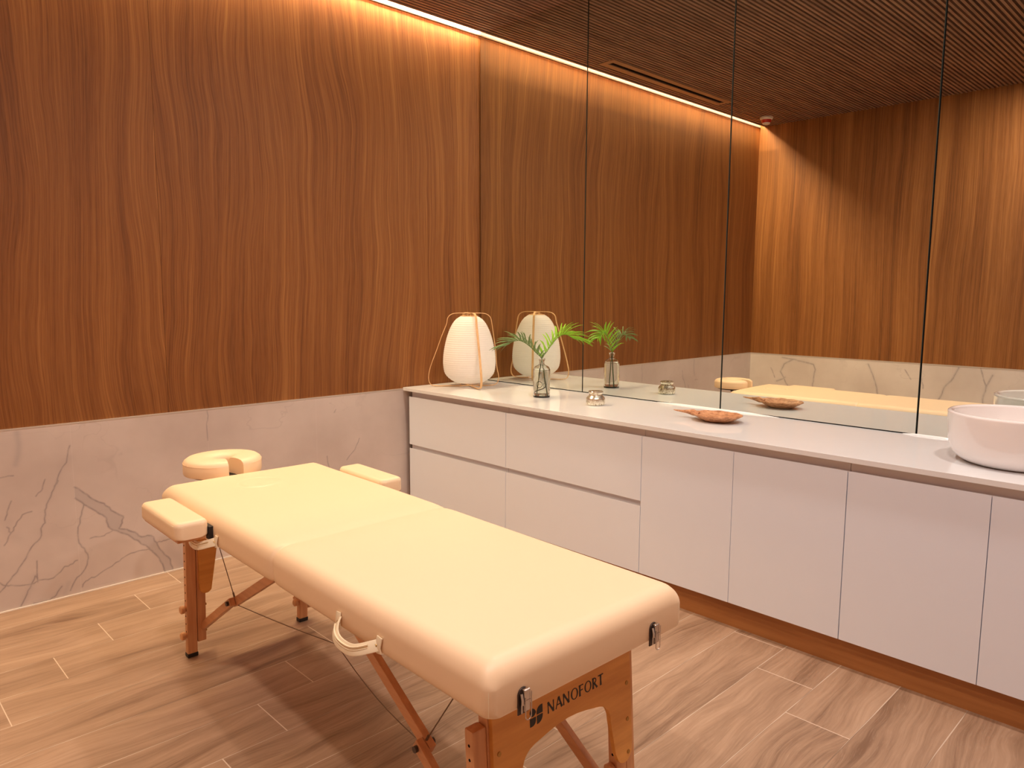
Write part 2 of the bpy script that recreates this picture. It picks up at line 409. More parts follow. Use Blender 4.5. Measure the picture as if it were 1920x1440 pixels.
VA = {
 'A':[(-2.663,.089),(-2.636,.121),(-2.599,.159),(-2.563,.212),(-2.54,.255),(-2.507,.285),(-2.502,.327),(-2.485,.348),(-2.482,.403),(-2.466,.443),(-2.443,.491),(-2.427,.534),(-2.405,.58),(-2.388,.608),(-2.373,.668)],
 'A2':[(-2.443,.491),(-2.426,.522)],
 'C':[(-2.076,.133),(-2.126,.135),(-2.175,.126),(-2.205,.108),(-2.259,.085)],
 'C2':[(-2.259,.085),(-2.301,.063),(-2.33,.058),(-2.353,.045),(-2.362,.028)],
 'D':[(-2.335,.401),(-2.346,.356),(-2.363,.302),(-2.364,.232),(-2.344,.201),(-2.331,.153),(-2.343,.114),(-2.361,.089),(-2.385,.07),(-2.409,.025)],
 'E':[(-2.66,.13),(-2.637,.112),(-2.613,.105),(-2.553,.094),(-2.516,.103),(-2.469,.099),(-2.43,.133),(-2.402,.142),(-2.374,.154)],
 'F':[(-2.535,.127),(-2.556,.08),(-2.576,.042),(-2.594,.01)],'F2':[(-2.535,.127),(-2.527,.096),(-2.525,.19)],
 'G':[(-2.44,.053),(-2.463,.021),(-2.491,.004),(-2.548,.008)],'H':[(-2.599,.466),(-2.616,.424),(-2.626,.39)],
 'I':[(-2.53,.407),(-2.564,.401),(-2.591,.359),(-2.608,.332),(-2.635,.284)],'J':[(-2.608,.332),(-2.621,.359)],
 'M':[(-2.585,.571),(-2.631,.57)],'N':[(-2.474,.536),(-2.486,.496),(-2.511,.47)],
 'O':[(-2.041,.155),(-2.012,.158),(-1.973,.16)],'P':[(-2.227,.255),(-2.262,.24),(-2.319,.241)],
 'Q':[(-1.132,.434),(-1.13,.404),(-1.122,.373),(-1.13,.30)],'R':[(-.923,.506),(-.954,.445),(-1.008,.394)],'S':[(-1.071,.688),(-1.081,.673)],
 'T':[(-1.779,.757),(-1.777,.72),(-1.783,.69),(-1.781,.61)]}
VB1 = [(-2.366,.483),(-2.329,.448),(-2.303,.42),(-2.254,.388),(-2.227,.35),(-2.179,.313),(-2.185,.282),(-2.2,.26),(-2.168,.249),(-2.133,.227),(-2.107,.199),(-2.064,.195),(-2.041,.155),(-2.024,.113),(-2.012,.093),(-1.985,.06),(-1.975,.0)]
VB2 = [(-2.366,.433),(-2.332,.397),(-2.29,.36),(-2.249,.319),(-2.243,.278),(-2.209,.251),(-2.163,.221),(-2.123,.185),(-2.076,.136),(-2.062,.115),(-2.035,.078),(-2.016,.024),(-2.013,.0)]
VC = [[(-.33,.739),(-.442,.728),(-.507,.715)],[(-.442,.728),(-.352,.677),(-.318,.602),(-.369,.515),(-.4,.463),(-.43,.33),(-.38,.2),(-.42,.05)],[(-.368,.551),(-.284,.507)],[(-.516,.715),(-.635,.693),(-.655,.646),(-.642,.556),(-.637,.485),(-.69,.33),(-.66,.15)],[(-1.122,.731),(-1.167,.635),(-1.196,.554),(-1.217,.464),(-1.27,.3),(-1.24,.1)],[(-1.829,.751),(-1.794,.663),(-1.737,.587),(-1.714,.506),(-1.65,.38),(-1.68,.2)],[(-2.07,.709),(-2.031,.615),(-2.013,.506),(-2.05,.3)],[(-1.982,.762),(-2.031,.615)],[(-1.562,.635),(-1.575,.556)],[(-1.425,.704),(-1.475,.627)],[(-.22,.631),(-.263,.542)]]
def seg_dist(P, line):
    d = np.full(len(P), 9.0)
    for a, b in zip(line, line[1:]):
        a = np.array(a); b = np.array(b); ab = b-a
        t = np.clip(((P-a)@ab)/max(ab@ab, 1e-9), 0, 1); d = np.minimum(d, np.hypot(*(P-(a+t[:, None]*ab)).T))
    return d
def jit(line, n=3, amp=.006):
    out = []
    for a, b in zip(line, line[1:]):
        for k in range(n):
            t = k/n; q = (a[0]+(b[0]-a[0])*t, a[1]+(b[1]-a[1])*t)
            out.append(q if k == 0 else (q[0]+random.uniform(-amp, amp)*.6, q[1]+random.uniform(-amp, amp)*.6))
    out.append(line[-1]); return out
def marble_slab(axis, u0, u1, z1, step, face, depth, lines, soft, poly, mat, parent, udense=None):
    """thick slab; its front face is a fine grid that carries the vein pattern as an attribute"""
    us = np.arange(u0, u1+1e-6, step); us[-1] = u1; zs = np.linspace(0, z1, int(z1/step)+1)
    U, Z = np.meshgrid(us, zs); nu, nz = len(us), len(zs)
    P = np.stack([U.ravel(), Z.ravel()], 1)
    line = np.zeros(len(P)); wide = np.zeros(len(P))
    for l, wd in lines:
        m = (P[:, 0] > min(q[0] for q in l)-.03) & (P[:, 0] < max(q[0] for q in l)+.03)
        if m.any(): line[m] = np.maximum(line[m], np.exp(-(seg_dist(P[m], jit(l))/wd)**2))
    for l, wd, k in soft:
        m = (P[:, 0] > min(q[0] for q in l)-.08) & (P[:, 0] < max(q[0] for q in l)+.08)
        if m.any(): wide[m] = np.maximum(wide[m], k*np.exp(-(seg_dist(P[m], l)/wd)**2))
    if poly:
        ins = np.zeros(len(P), bool); n = len(poly)
        for i in range(n):
            (xa, ya), (xb, yb) = poly[i], poly[(i+1) % n]
            if abs(yb-ya) < 1e-9: continue
            c = ((ya > P[:, 1]) != (yb > P[:, 1])) & (P[:, 0] < (xb-xa)*(P[:, 1]-ya)/(yb-ya)+xa); ins ^= c
        wide = np.maximum(wide, ins*.75)
    n0 = len(P); co = np.zeros((n0+4, 3)); co[:n0, axis] = P[:, 0]; co[:n0, 2] = P[:, 1]; co[:n0, 1-axis] = face
    for i, (u, z) in enumerate(((u0, 0), (u1, 0), (u1, z1), (u0, z1))): co[n0+i, axis] = u; co[n0+i, 2] = z; co[n0+i, 1-axis] = face+depth
    F = []
    for j in range(nz-1):
        b = j*nu
        F += [(b+i, b+i+1, b+i+1+nu, b+i+nu) for i in range(nu-1)]
    bot = list(range(nu)); top = list(range((nz-1)*nu, nz*nu)); lf = [j*nu for j in range(nz)]; rg = [j*nu+nu-1 for j in range(nz)]
    F += [tuple(bot[::-1]+[n0, n0+1]), tuple(top+[n0+2, n0+3]), tuple(lf+[n0+3, n0]), tuple(rg[::-1]+[n0+1, n0+2]), (n0, n0+3, n0+2, n0+1)]
    me = bpy.data.meshes.new('marble_slab'); me.from_pydata(co.tolist(), [], F); me.update()
    at = me.attributes.new('vein', 'FLOAT_COLOR', 'POINT')
    arr = np.zeros((n0+4, 4), np.float32); arr[:n0, 0] = line; arr[:n0, 1] = wide; arr[:, 3] = 1
    at.data.foreach_set('color', arr.ravel()); me.materials.append(mat)
    o = bpy.data.objects.new('marble_slab', me); COL.objects.link(o); o.parent = parent; return o
la = [(l, .0024) for k, l in VA.items()]+[(VB1, .0032), (VB2, .0032)]
sa = [(VA['A'], .008, .25), (VA['F'], .014, .5), ([(-2.561, .75), (-2.557, .70), (-2.562, .659), (-2.574, .617)], .012, .8), ([(-2.41, .58), (-2.376, .62)], .016, .35),
      (VA['G'], .012, .45), ([(-2.62, .38), (-2.608, .32), (-2.58, .30)], .02, .25), ([(-1.985, .10), (-1.95, .06), (-1.93, .02)], .03, .6), (VA['D'], .006, .25), ([(-2.415, .06), (-2.43, .02)], .012, .5)]
marble_slab(0, -2.78, -.60, HM, .0030, 0.0, .03, la, sa, VB1+VB2[::-1], M['marble_a'], wb)
MB().box(-W-.003, -2.78, 0, .03, 0, HM).build('marble_slab', M['marble_a'], wb)
MB().box(-.60, .008, 0, .03, 0, HM).build('marble_slab', M['marble_a'], wb)
lc = [(l, .0045) for l in VC]; scf = [(l, .016, .45) for l in VC[:7]]
marble_slab(1, -2.75, 0.0, HM, .0065, -W, -.03, lc, scf, None, M['marble_c'], wl)
MB().box(-W-.03, -W, -L-.03, -2.75, 0, HM).build('marble_slab', M['marble_c'], wl)
S(MB().box(-W, -.60, -.0025, .004, HM-.001, HM+.0055).build('trim_1', M['trimmetal']))
S(MB().box(-W-.004, -W+.0025, -L, 0, HM-.001, HM+.0055).build('trim_2', M['trimmetal']))
S(MB().box(-W, -.60, -.005, 0, 0, .0045).build('trim_3', M['grout']))
S(MB().box(-W, -W+.005, -L, -.005, 0, .0045).build('trim_4', M['grout']))

# ceiling: dark board with wooden battens along the back wall, a slot left open beside the back wall
SLOT = .046
ce = S(MB().box(-W-.03, .008, -L-.03, -SLOT, H+.030, H+.05).box(-W-.03, .008, -SLOT, .03, H+.05, H+.14).build('ceiling', M['black']))
m = MB(); y = -SLOT; P_ = .0300; k = 0
while y > -L:
    x0, x1 = -W-.003, .006
    if k == 0: m.box(x0, x1, y-.012, y, H-.004, H+.05)
    else:
        segs = [(x0, x1)]
        if -.292 < y-.0075 < -.150: segs = [(x0, -2.535), (-.965, x1)]
        for a, b in segs: m.box(a, b, y-.0155, y, H, H+.0305)
    y -= P_; k += 1
m.build('slats', M['slat'], ce)
S(MB().box(-W, .0, -.0035, .0045, H-.0085, H-.0015).build('trim_5', M['lip']))

# LED strip in the slot
led = empty('led_strip', (-W/2, -.012, H+.034)); tag(led, 'glowing warm white light strip in the slot between ceiling and wood wall', 'light strip')
MB().box(-W/2, W/2+.004, -.012, .0115, .000, .010).box(-W/2, W/2+.004, .0100, .0155, -.0355, .010).build('channel', M['whiteplastic'], led)
MB().box(-W/2, W/2+.004, -.010, .0098, -.004, .0005).build('diffuser', M['led'], led)

# air vent and smoke detector
v = empty('air_vent', (-1.75, -.221, H)); tag(v, 'long narrow bronze slot air vent set in the slatted ceiling', 'air vent')
MB().box(-.785, .785, -.071, -.022, -.006, .012, .002).box(-.785, .785, .022, .071, -.006, .012, .002).box(-.785, -.74, -.0225, .0225, -.006, .012).box(.74, .785, -.0225, .0225, -.006, .012).loose('frame', M['ventmetal'], v)
MB().box(-.74, .74, -.022, .022, .001, .008).build('slot', M['black'], v)
sd = empty('smoke_detector', (-3.24, -.235, H)); tag(sd, 'round white smoke detector with red band on the ceiling corner', 'smoke detector')
MB().lathe([(0, 0), (.056, 0), (.058, -.006), (.055, -.016), (.046, -.024), (.0, -.024)], 32).build('base', M['whiteplastic'], sd, True)
MB().lathe([(0, -.0235), (.045, -.0235), (.040, -.045), (.036, -.050), (0, -.050)], 32).build('red_band', M['redplastic'], sd, True)
MB().lathe([(0, -.0495), (.034, -.0495), (.030, -.060), (.018, -.065), (0, -.066)], 32).build('sensor_cap', M['whiteplastic'], sd, True)
for (lx, ly), lab in zip(LAMPS, ['in front of the second mirror panel', 'above the foot of the massage table', 'in front of the white basin', 'near the left wall']):
    d = empty('downlight', (lx, ly, H)); tag(d, 'round recessed ceiling downlight '+lab, 'ceiling light', 'recessed downlights')
    MB().lathe([(.066, .0), (.082, .0), (.085, -.003), (.082, -.006), (.070, -.006), (.066, -.0015)], 32).build('ring', M['whiteplastic'], d, True)
    MB().lathe([(0, -.001), (.0655, -.001), (.0655, -.003), (0, -.003)], 32).build('diffuser', M['lampface'], d)

# ------------------------------------------------------------------ mirror panels
PW = .8733
mlab = ['tall mirror panel at the back wall corner, reflecting the paper lantern', 'second mirror panel from the corner, behind the palm fronds and little jar',
        'third mirror panel from the corner, behind the round wooden dish', 'mirror panel behind the white round basin', 'mirror panel beyond the basin toward the front wall']
for i in range(5):
    y0 = -.0022-PW*i if i else -.0030; y1 = max(-PW*(i+1)+.0022, -L+.001)
    mo = empty('mirror_panel', (0, (y0+y1)/2, HCT+.002)); tag(mo, mlab[i], 'mirror', 'wall mirrors')
    a, b, hh = y1-(y0+y1)/2, y0-(y0+y1)/2, H+.046-HCT-.002
    h0 = .0015
    bm = MB(); F = .0016
    # front silvered face with a narrow polished bevel round it
    o4 = [(a, h0), (b, h0), (b, hh), (a, hh)]; i4 = [(a+F, h0+F), (b-F, h0+F), (b-F, hh-F), (a+F, hh-F)]
    vo = [bm.bm.verts.new((.0035, p, q)) for p, q in o4]; vi = [bm.bm.verts.new((.0002, p, q)) for p, q in i4]; vb = [bm.bm.verts.new((.0078, p, q)) for p, q in o4]
    for k in range(4):
        k2 = (k+1) % 4
        bm.bm.faces.new((vo[k], vo[k2], vi[k2], vi[k])); bm.bm.faces.new((vb[k], vb[k2], vo[k2], vo[k]))
    bm.bm.faces.new(vb)
    bm.build('polished_edge', M['mirror_edge'], mo)
    f = MB(); vv = [f.bm.verts.new((0.0, p, q)) for p, q in i4]; ww = [f.bm.verts.new((.0006, p, q)) for p, q in i4]
    f.bm.faces.new(vv); f.bm.faces.new(ww[::-1])
    for k in range(4): f.bm.faces.new((vv[k], ww[k], ww[(k+1) % 4], vv[(k+1) % 4]))
    f.build('silvered_glass', M['mirror'], mo)

# ------------------------------------------------------------------ vanity: cabinets, plinth, worktop, basin
XD = -.598
def front(x0, y1, y0, z0, z1, chamf=True):
    """a lacquered front panel; top edge cut back at 45 degrees as finger grip"""
    t_ = .019
    poly = [(x0, z0), (x0+t_, z0), (x0+t_, z1-(.018 if chamf else 0)), (x0+(.0015), z1), (x0, z1)]
    return MB().prism(poly, y1, y0, 'y')
def fix(bmk, n, mat, par, lab=None): return bmk.build(n, mat, par, label=lab)
units = [(-.035, -.8695, 'drawer', 'white handleless two-drawer cabinet nearest the wood wall'),
         (-.8695, -1.7218, 'drawer', 'white handleless two-drawer cabinet beside the door cabinets'),
         (-1.7218, -2.592, 'door', 'white handleless two-door cabinet below the wooden dish'),
         (-2.592, -3.4545, 'door', 'white handleless two-door cabinet below the white basin'),
         (-3.4545, -4.32, 'door', 'white handleless two-door cabinet beside the front wall')]
for y0, y1, kind, lab in units:
    c = empty('drawer_cabinet' if kind == 'drawer' else 'door_cabinet', (XD/2, (y0+y1)/2, .1085)); tag(c, lab, 'cabinet', 'white vanity cabinets')
    yc = (y0+y1)/2; hw = (y0-y1)/2-.001; X = XD/2; Z = -.1085
    MB().box(XD+.022-X, -.004-X, -hw, hw, 0, .640+Z+.001).build('body', M['carcass'], c)
    # pale channel behind the fronts under the worktop
    MB().box(XD+.024-X, XD+.040-X, -hw, hw, .642+Z, .7545+Z).build('finger_channel', M['recess'], c)
    if kind == 'drawer':
        MB().box(XD+.0205-X, XD+.0215-X, -hw, hw, .38+Z, .47+Z).build('finger_channel', M['recess'], c)
        for z0, z1 in ((.434, .7215), (.1085, .4105)):
            front(XD-X, -hw+.0006, hw-.0006, z0+Z, z1+Z).build('drawer', M['white'], c)
    else:
        for s_ in (-1, 1):
            a, b = (-hw+.0006, -.0012) if s_ < 0 else (.0012, hw-.0006)
            front(XD-X, a, b, .1085+Z, .7215+Z).build('door', M['white'], c)
tag(MB().box(-.567, -.02, -4.32, -.012, 0, .108).build('plinth', M['trim_wood']), 'brown wooden toe kick plinth running under the white cabinets', 'plinth')
tag(MB().box(-.616, .006, -4.355, -.0008, .755, HCT, .0012).build('worktop', M['quartz']), 'long glossy white stone worktop along the mirrors', 'worktop')

for ya, yb_, lb in ((-1.385, -2.045, 'white strip standing in for glare under the mirrors behind the wooden dish'), (-2.570, -2.765, 'short white strip standing in for glare under the mirrors beside the basin')):  # added white strips stand in for glare along the mirrors' bottom edge
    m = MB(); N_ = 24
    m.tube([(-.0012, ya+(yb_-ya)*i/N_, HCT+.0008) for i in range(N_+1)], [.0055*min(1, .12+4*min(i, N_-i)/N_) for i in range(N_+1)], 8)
    tag(m.build('glint_strip', M['glint'], smooth=True), lb, 'glint', 'white glare strips under the mirrors')
SX, SY, SR = -.30, -3.02, .208
b_ = tag(empty('wash_basin', (SX, SY, HCT)), 'round white ceramic countertop basin on the worktop', 'basin')
pr = [(0, 0), (.135, 0), (.150, .002), (.172, .014), (.190, .034), (.200, .062), (.205, .105), (SR, .160), (SR-.001, .166), (SR-.005, .1695), (SR-.011, .1700), (SR-.017, .167), (SR-.020, .160),
      (.184, .110), (.168, .065), (.135, .036), (.07, .022), (.022, .018), (.022, .010), (0, .010)]
def smooth_prof(p, n=4):
    out = []
    for i in range(len(p)-1):
        p0 = p[max(i-1, 0)]; p1 = p[i]; p2 = p[i+1]; p3 = p[min(i+2, len(p)-1)]
        for k in range(n):
            t = k/n; out.append(tuple(.5*((2*p1[j])+(-p0[j]+p2[j])*t+(2*p0[j]-5*p1[j]+4*p2[j]-p3[j])*t*t+(-p0[j]+3*p1[j]-3*p2[j]+p3[j])*t**3) for j in (0, 1)))
    out.append(p[-1]); return out
q = smooth_prof(pr[1:17], 3)
MB().lathe([(0, 0)]+q+[(.022, .010), (0, .010)], 96).build('bowl', M['ceramic'], b_, True, angle=60)
MB().lathe([(0, .0105), (.021, .0105), (.020, .0165), (.017, .018), (0, .018)], 32).build('drain', M['steel'], b_, True)

# ------------------------------------------------------------------ paper lantern
ln = empty('paper_lantern', (-.290, -.228, HCT), 0); tag(ln, 'white ribbed paper table lantern in a light bamboo frame', 'lantern')
prof = smooth_prof([(.052, .022), (.085, .027), (.122, .050), (.148, .082), (.157, .130), (.157, .170), (.153, .212), (.145, .255), (.134, .298), (.119, .340), (.101, .376), (.078, .404), (.050, .422)], 12)
pp = []
for r, z in prof:
    pp.append((r+.0008*math.sin(z*2*PI/.0125), z))
MB().lathe(pp+[(r-.0015, z) for r, z in pp[::-1]], 72).build('shade', M['paper'], ln, True, angle=80)
def hoop(ang, fa, fb):
    """closed bamboo loop in a vertical plane: flat on the worktop, splayed legs, rounded shoulders; fa/fb = foot reach each way"""
    zb, zt = .004, .440
    def half(f):
        raw = [(f-.06, zb), (f-.014, zb+.010), (f, zb+.05), (f-.012, .12), (f-(f-.135)*.45, .22), (f-(f-.135)*.75, .31), (.137, .372), (.128, .412), (.106, .433), (.07, zt), (0, zt)]
        return smooth_prof(raw, 6)
    A = half(fa); B = half(fb)
    full = [(-p, q_) for p, q_ in A]+[(p, q_) for p, q_ in B[::-1][1:]]+[(x_, zb) for x_ in (fb-.10, 0, -fa+.10, -fa+.062)]
    pts = [(math.cos(ang)*p, math.sin(ang)*p, q_) for p, q_ in full]
    side = (-math.sin(ang), math.cos(ang), 0)
    m_ = MB(); P = [Vector(p) for p in pts]; N = len(P); rings = []
    for i in range(N):
        t = (P[min(i+1, N-1)]-P[max(i-1, 0)]).normalized(); sdv = Vector(side); nn = t.cross(sdv)
        rings.append([m_.bm.verts.new(P[i]+sdv*x*.0062+nn*y_*.0018) for x, y_ in ((-1, -1), (1, -1), (1.1, 0), (1, 1), (-1, 1), (-1.1, 0))])
    for i in range(N):
        for k in range(6):
            if i < N-1: m_.bm.faces.new((rings[i][k], rings[i][(k+1) % 6], rings[i+1][(k+1) % 6], rings[i+1][k]))
    m_.bm.faces.new(rings[0][::-1]); m_.bm.faces.new(rings[-1])
    return m_
hoop(math.radians(-36), .245, .178).build('bamboo_hoop', M['bamboo'], ln, True)
h2 = hoop(math.radians(-113), .18, .225).build('bamboo_hoop', M['bamboo'], ln, True); h2.location.z = .0015
m = MB()
for zr, rr in ((.422, .050), (.022, .052)):
    m.tube([(rr*math.cos(a*PI/16), rr*math.sin(a*PI/16), zr) for a in range(32)], .0022, 6, closed=True)
for a in (-36, -113):
    a = math.radians(a)
    m.tube([(math.cos(a)*.050, math.sin(a)*.050, .422), (0, 0, .437)], .0012, 6).tube([(-math.cos(a)*.050, -math.sin(a)*.050, .422), (0, 0, .437)], .0012, 6)
    m.tube([(math.cos(a)*.052, math.sin(a)*.052, .022), (math.cos(a)*.053, math.sin(a)*.053, .006)], .0016, 6).tube([(-math.cos(a)*.052, -math.sin(a)*.052, .022), (-math.cos(a)*.053, -math.sin(a)*.053, .006)], .0016, 6)
m.loose('wire_support', M['bamboo'], ln, smooth=True)
MB().lathe([(0, .10), (.008, .10), (.010, .12), (.010, .155), (.0, .155)], 16).build('lamp_socket', M['whiteplastic'], ln, True)
MB().lathe([(0, .155), (.010, .155), (.014, .165), (.026, .185), (.030, .205), (.026, .225), (.014, .236), (0, .240)], 24).build('bulb', M['bulb'], ln, True)
MB().tube([(0, 0, .10), (0, 0, .03), (.02, .01, .012), (.05, .02, .0115)], .0025, 8).build('flex', M['whiteplastic'], ln, True)

# ------------------------------------------------------------------ glass bottle with two palm fronds
VX, VY = -.304, -.842
vz = empty('glass_bottle', (VX, VY, HCT)); tag(vz, 'clear glass bottle vase with black ring mark holding palm fronds', 'vase')
outer = smooth_prof([(.040, 0), (.0445, .002), (.046, .008), (.046, .08), (.046, .140), (.0445, .152), (.036, .166), (.020, .174), (.0145, .180), (.0135, .190), (.0145, .197), (.017, .200), (.0175, .206), (.016, .210)], 5)
inner = smooth_prof([(.013, .210), (.0115, .205), (.0110, .190), (.0115, .182), (.018, .1715), (.033, .163), (.0410, .150), (.0428, .140), (.0428, .08), (.0428, .012), (.040, .007)], 5)
MB().lathe([(0, .0)]+outer+inner+[(0, .007)], 56).build('glass_body', M['glass'], vz, True, angle=50)
MB().lathe([(0, .0085), (.038, .0085), (.0416, .014), (.0424, .02), (.0424, .08), (.0424, .139), (.0405, .149), (.035, .157), (0, .157)], 56).build('water', M['water'], vz, True, angle=50)
# black ring mark and small letters printed on the glass, facing the room
def on_cyl(u, v_, rr=.0463, a0=math.radians(-128)):
    a = a0+u/rr; return Vector((rr*math.cos(a), rr*math.sin(a), v_))
m = MB()
def cyl_line(pts, wd, off=0):
    ps = [on_cyl(*p) for p in pts]; ns = [Vector((p.x, p.y, 0)).normalized() for p in ps]
    m.strip(ps, ns, wd, .0004)
cu, cv = -.020, .072
cyl_line([(cu+.0165*math.cos(a*PI/18), cv+.0165*math.sin(a*PI/18)) for a in range(37)], .0022)
cyl_line([(cu-.006, cv-.005), (cu+.002, cv+.005), (cu+.006, cv-.002)], .0010)
cyl_line([(.0045, .058), (.0045, .078)], .0012); cyl_line([(.0045, .074), (.008, .078), (.012, .078)], .0012); cyl_line([(.0125, .078), (.0125, .058)], .0008); cyl_line([(.005, .058), (.0125, .058)], .0006)
m.build('printed_mark', M['ink'], vz, label='black ring mark and letters on the glass')

def frond(name, lab, d, tipz, rise, n, ll, mat, seed, base=(0, 0), twist=0.0):
    rnd = random.Random(seed)
    o = empty(name, (VX, VY, HCT+.01)); tag(o, lab, 'palm frond', 'palm fronds in the bottle')
    d = Vector((d[0], d[1], 0)); Ld = d.length; dn = d.normalized(); side = Vector((-dn.y, dn.x, 0))
    B = Vector((-dn.x*.026, -dn.y*.026, 0.0)); N_ = Vector((0, 0, .193))
    ctrl = [B, B*.5+Vector((0, 0, .10)), N_]
    for t in (.15, .3, .45, .6, .75, .9, 1.0):
        ctrl.append(N_+dn*Ld*t+Vector((0, 0, rise*math.sin(min(t*1.15, 1)*PI*.62)-(rise-tipz)*max(0, t-.55)**1.6*2.2)))
    # smooth
    pts = []
    for i in range(len(ctrl)-1):
        p0, p1, p2, p3 = ctrl[max(i-1, 0)], ctrl[i], ctrl[i+1], ctrl[min(i+2, len(ctrl)-1)]
        for k in range(6):
            t = k/6; pts.append(.5*((2*p1)+(p2-p0)*t+(2*p0-5*p1+4*p2-p3)*t*t+(3*p1-p0-3*p2+p3)*t**3))
    pts.append(ctrl[-1]); NP = len(pts)
    MB().tube(pts, [.0024*(1-.75*i/NP) for i in range(NP)], 8).build('stalk', M['stem'], o, True)
    i0 = 13; lm = MB()
    for k in range(n):
        f_ = k/(n-1); idx = i0+f_*(NP-2-i0); i = int(idx); p = pts[i].lerp(pts[min(i+1, NP-1)], idx-i)
        tg = (pts[min(i+1, NP-1)]-pts[i-1]).normalized()
        for sg in (-1, 1):
            ln_ = ll*(.62+.62*math.sin(PI*min(1, .15+f_*.72)))*rnd.uniform(.85, 1.1)
            upv = Vector((0, 0, 1)); upv = (upv-upv.dot(tg)*tg).normalized(); sdv = tg.cross(upv)
            ang = math.radians(rnd.uniform(44, 62))*(1-.50*f_)
            lift = math.radians(rnd.uniform(32, 62)+twist*sg)
            dr = (tg*math.cos(ang)+(sdv*sg*math.cos(lift)+upv*math.sin(lift))*math.sin(ang)).normalized()
            segs = 6; rowsv = []
            wv = sdv*0
            for q_ in range(segs+1):
                tt = q_/segs
                c_ = p+dr*ln_*tt+Vector((0, 0, -.30*ln_*tt**2.2))
                wd = .0036*math.sin(PI*min(.97, .16+.8*tt))**.8*(ll/.1)**.5 if tt < 1 else .0003
                dirn = (dr+Vector((0, 0, -.66*tt**1.2))).normalized(); ac = dirn.cross(upv).normalized()
                nrm_ = ac.cross(dirn)
                ac = (ac*.75+nrm_*.55*sg).normalized()
                rowsv.append([lm.bm.verts.new(c_-ac*wd), lm.bm.verts.new(c_+dirn.cross(ac)*wd*.25), lm.bm.verts.new(c_+ac*wd)])
            for a, b in zip(rowsv, rowsv[1:]):
                lm.bm.faces.new((a[0], a[1], b[1], b[0])); lm.bm.faces.new((a[1], a[2], b[2], b[1]))
    for v_ in lm.bm.verts:      # leaflets bend away before they would touch the mirror
        wx = v_.co.x+VX
        if wx > -.05: v_.co.x = -.05+.035*math.tanh((wx+.05)/.035)-VX
    lv = lm.build('leaflets', mat, o, True, angle=80)
    so = lv.modifiers.new('thickness', 'SOLIDIFY'); so.thickness = .0004
    return o
frond('palm_frond', 'dull green palm frond leaning left over the lantern side', (-.235, .050), .075, .110, 24, .090, M['leaf_d'], 3)
frond('palm_frond', 'bright green palm frond leaning right toward the mirror', (.205, -.064), .100, .135, 25, .112, M['leaf_b'], 5)

# ------------------------------------------------------------------ mercury glass jar
jr = empty('candle_jar', (-.314, -1.228, HCT)); tag(jr, 'small squat mottled silver glass candle jar between bottle and dish', 'jar')
po = smooth_prof([(.036, 0), (.044, .002), (.0475, .010), (.0480, .026), (.0465, .036), (.040, .044), (.034, .050), (.0330, .058), (.0355, .062), (.0365, .068), (.035, .071)], 4)
pi_ = smooth_prof([(.0315, .071), (.0310, .062), (.0300, .052), (.036, .042), (.043, .034), (.044, .026), (.0435, .012), (.040, .006)], 4)
MB().lathe([(0, 0)]+po+pi_+[(0, .006)], 48).build('glass_body', M['mercury'], jr, True, angle=60)
MB().tube([(.0372*math.cos(a*PI/20), .0372*math.sin(a*PI/20), .066) for a in range(40)], .0016, 6, closed=True).build('rim', M['steel'], jr, True)

# ------------------------------------------------------------------ carved wooden dish
ds = empty('wooden_dish', (-.300, -1.905, HCT), math.radians(4)); tag(ds, 'shallow carved wooden dish with pointed stem handle on the worktop', 'dish')
m = MB(); NR, NA = 14, 72
def dish_r(a):   # leaf outline: slightly drawn out toward the stem (+y)
    return .110*(1+.06*max(0, math.cos(a-PI/2))**6+.012*math.sin(5*a)+.008*math.sin(9*a+1))*(1 if True else 1)
def dz(f): return .012+.022*f**2.2
top_ = []; bot_ = []
for j in range(NR+1):
    f_ = j/NR
    top_.append([m.bm.verts.new((dish_r(2*PI*k/NA)*f_*math.cos(2*PI*k/NA)*.82, dish_r(2*PI*k/NA)*f_*math.sin(2*PI*k/NA), dz(f_)+.0012*math.sin(k*.9+j*1.7)*f_)) for k in range(NA)] if j else [m.bm.verts.new((0, 0, dz(0)))])
    fb = f_
    zb = 0 if fb < .45 else .030*((fb-.45)/.55)**1.25
    bot_.append([m.bm.verts.new((dish_r(2*PI*k/NA)*(fb*1.015)*math.cos(2*PI*k/NA)*.82, dish_r(2*PI*k/NA)*(fb*1.015)*math.sin(2*PI*k/NA), zb)) for k in range(NA)] if j else [m.bm.verts.new((0, 0, 0))])
for R_ in (top_, bot_):
    for j in range(NR):
        for k in range(NA):
            k2 = (k+1) % NA
            if j == 0: m.bm.faces.new((R_[0][0], R_[1][k], R_[1][k2]))
            else: m.bm.faces.new((R_[j][k], R_[j][k2], R_[j+1][k2], R_[j+1][k]))
for k in range(NA):
    k2 = (k+1) % NA; m.bm.faces.new((top_[NR][k], top_[NR][k2], bot_[NR][k2], bot_[NR][k]))
m.build('bowl', M['dish'], ds, True, angle=50)
m = MB()
m.tube([(0, .088, .022), (.002, .115, .027), (.0, .145, .028), (-.003, .175, .028), (-.004, .200, .029), (-.004, .212, .030)], [.010, .015, .0085, .005, .0035, .0018], 12)
o = m.build('stem_handle', M['dish'], ds, True)

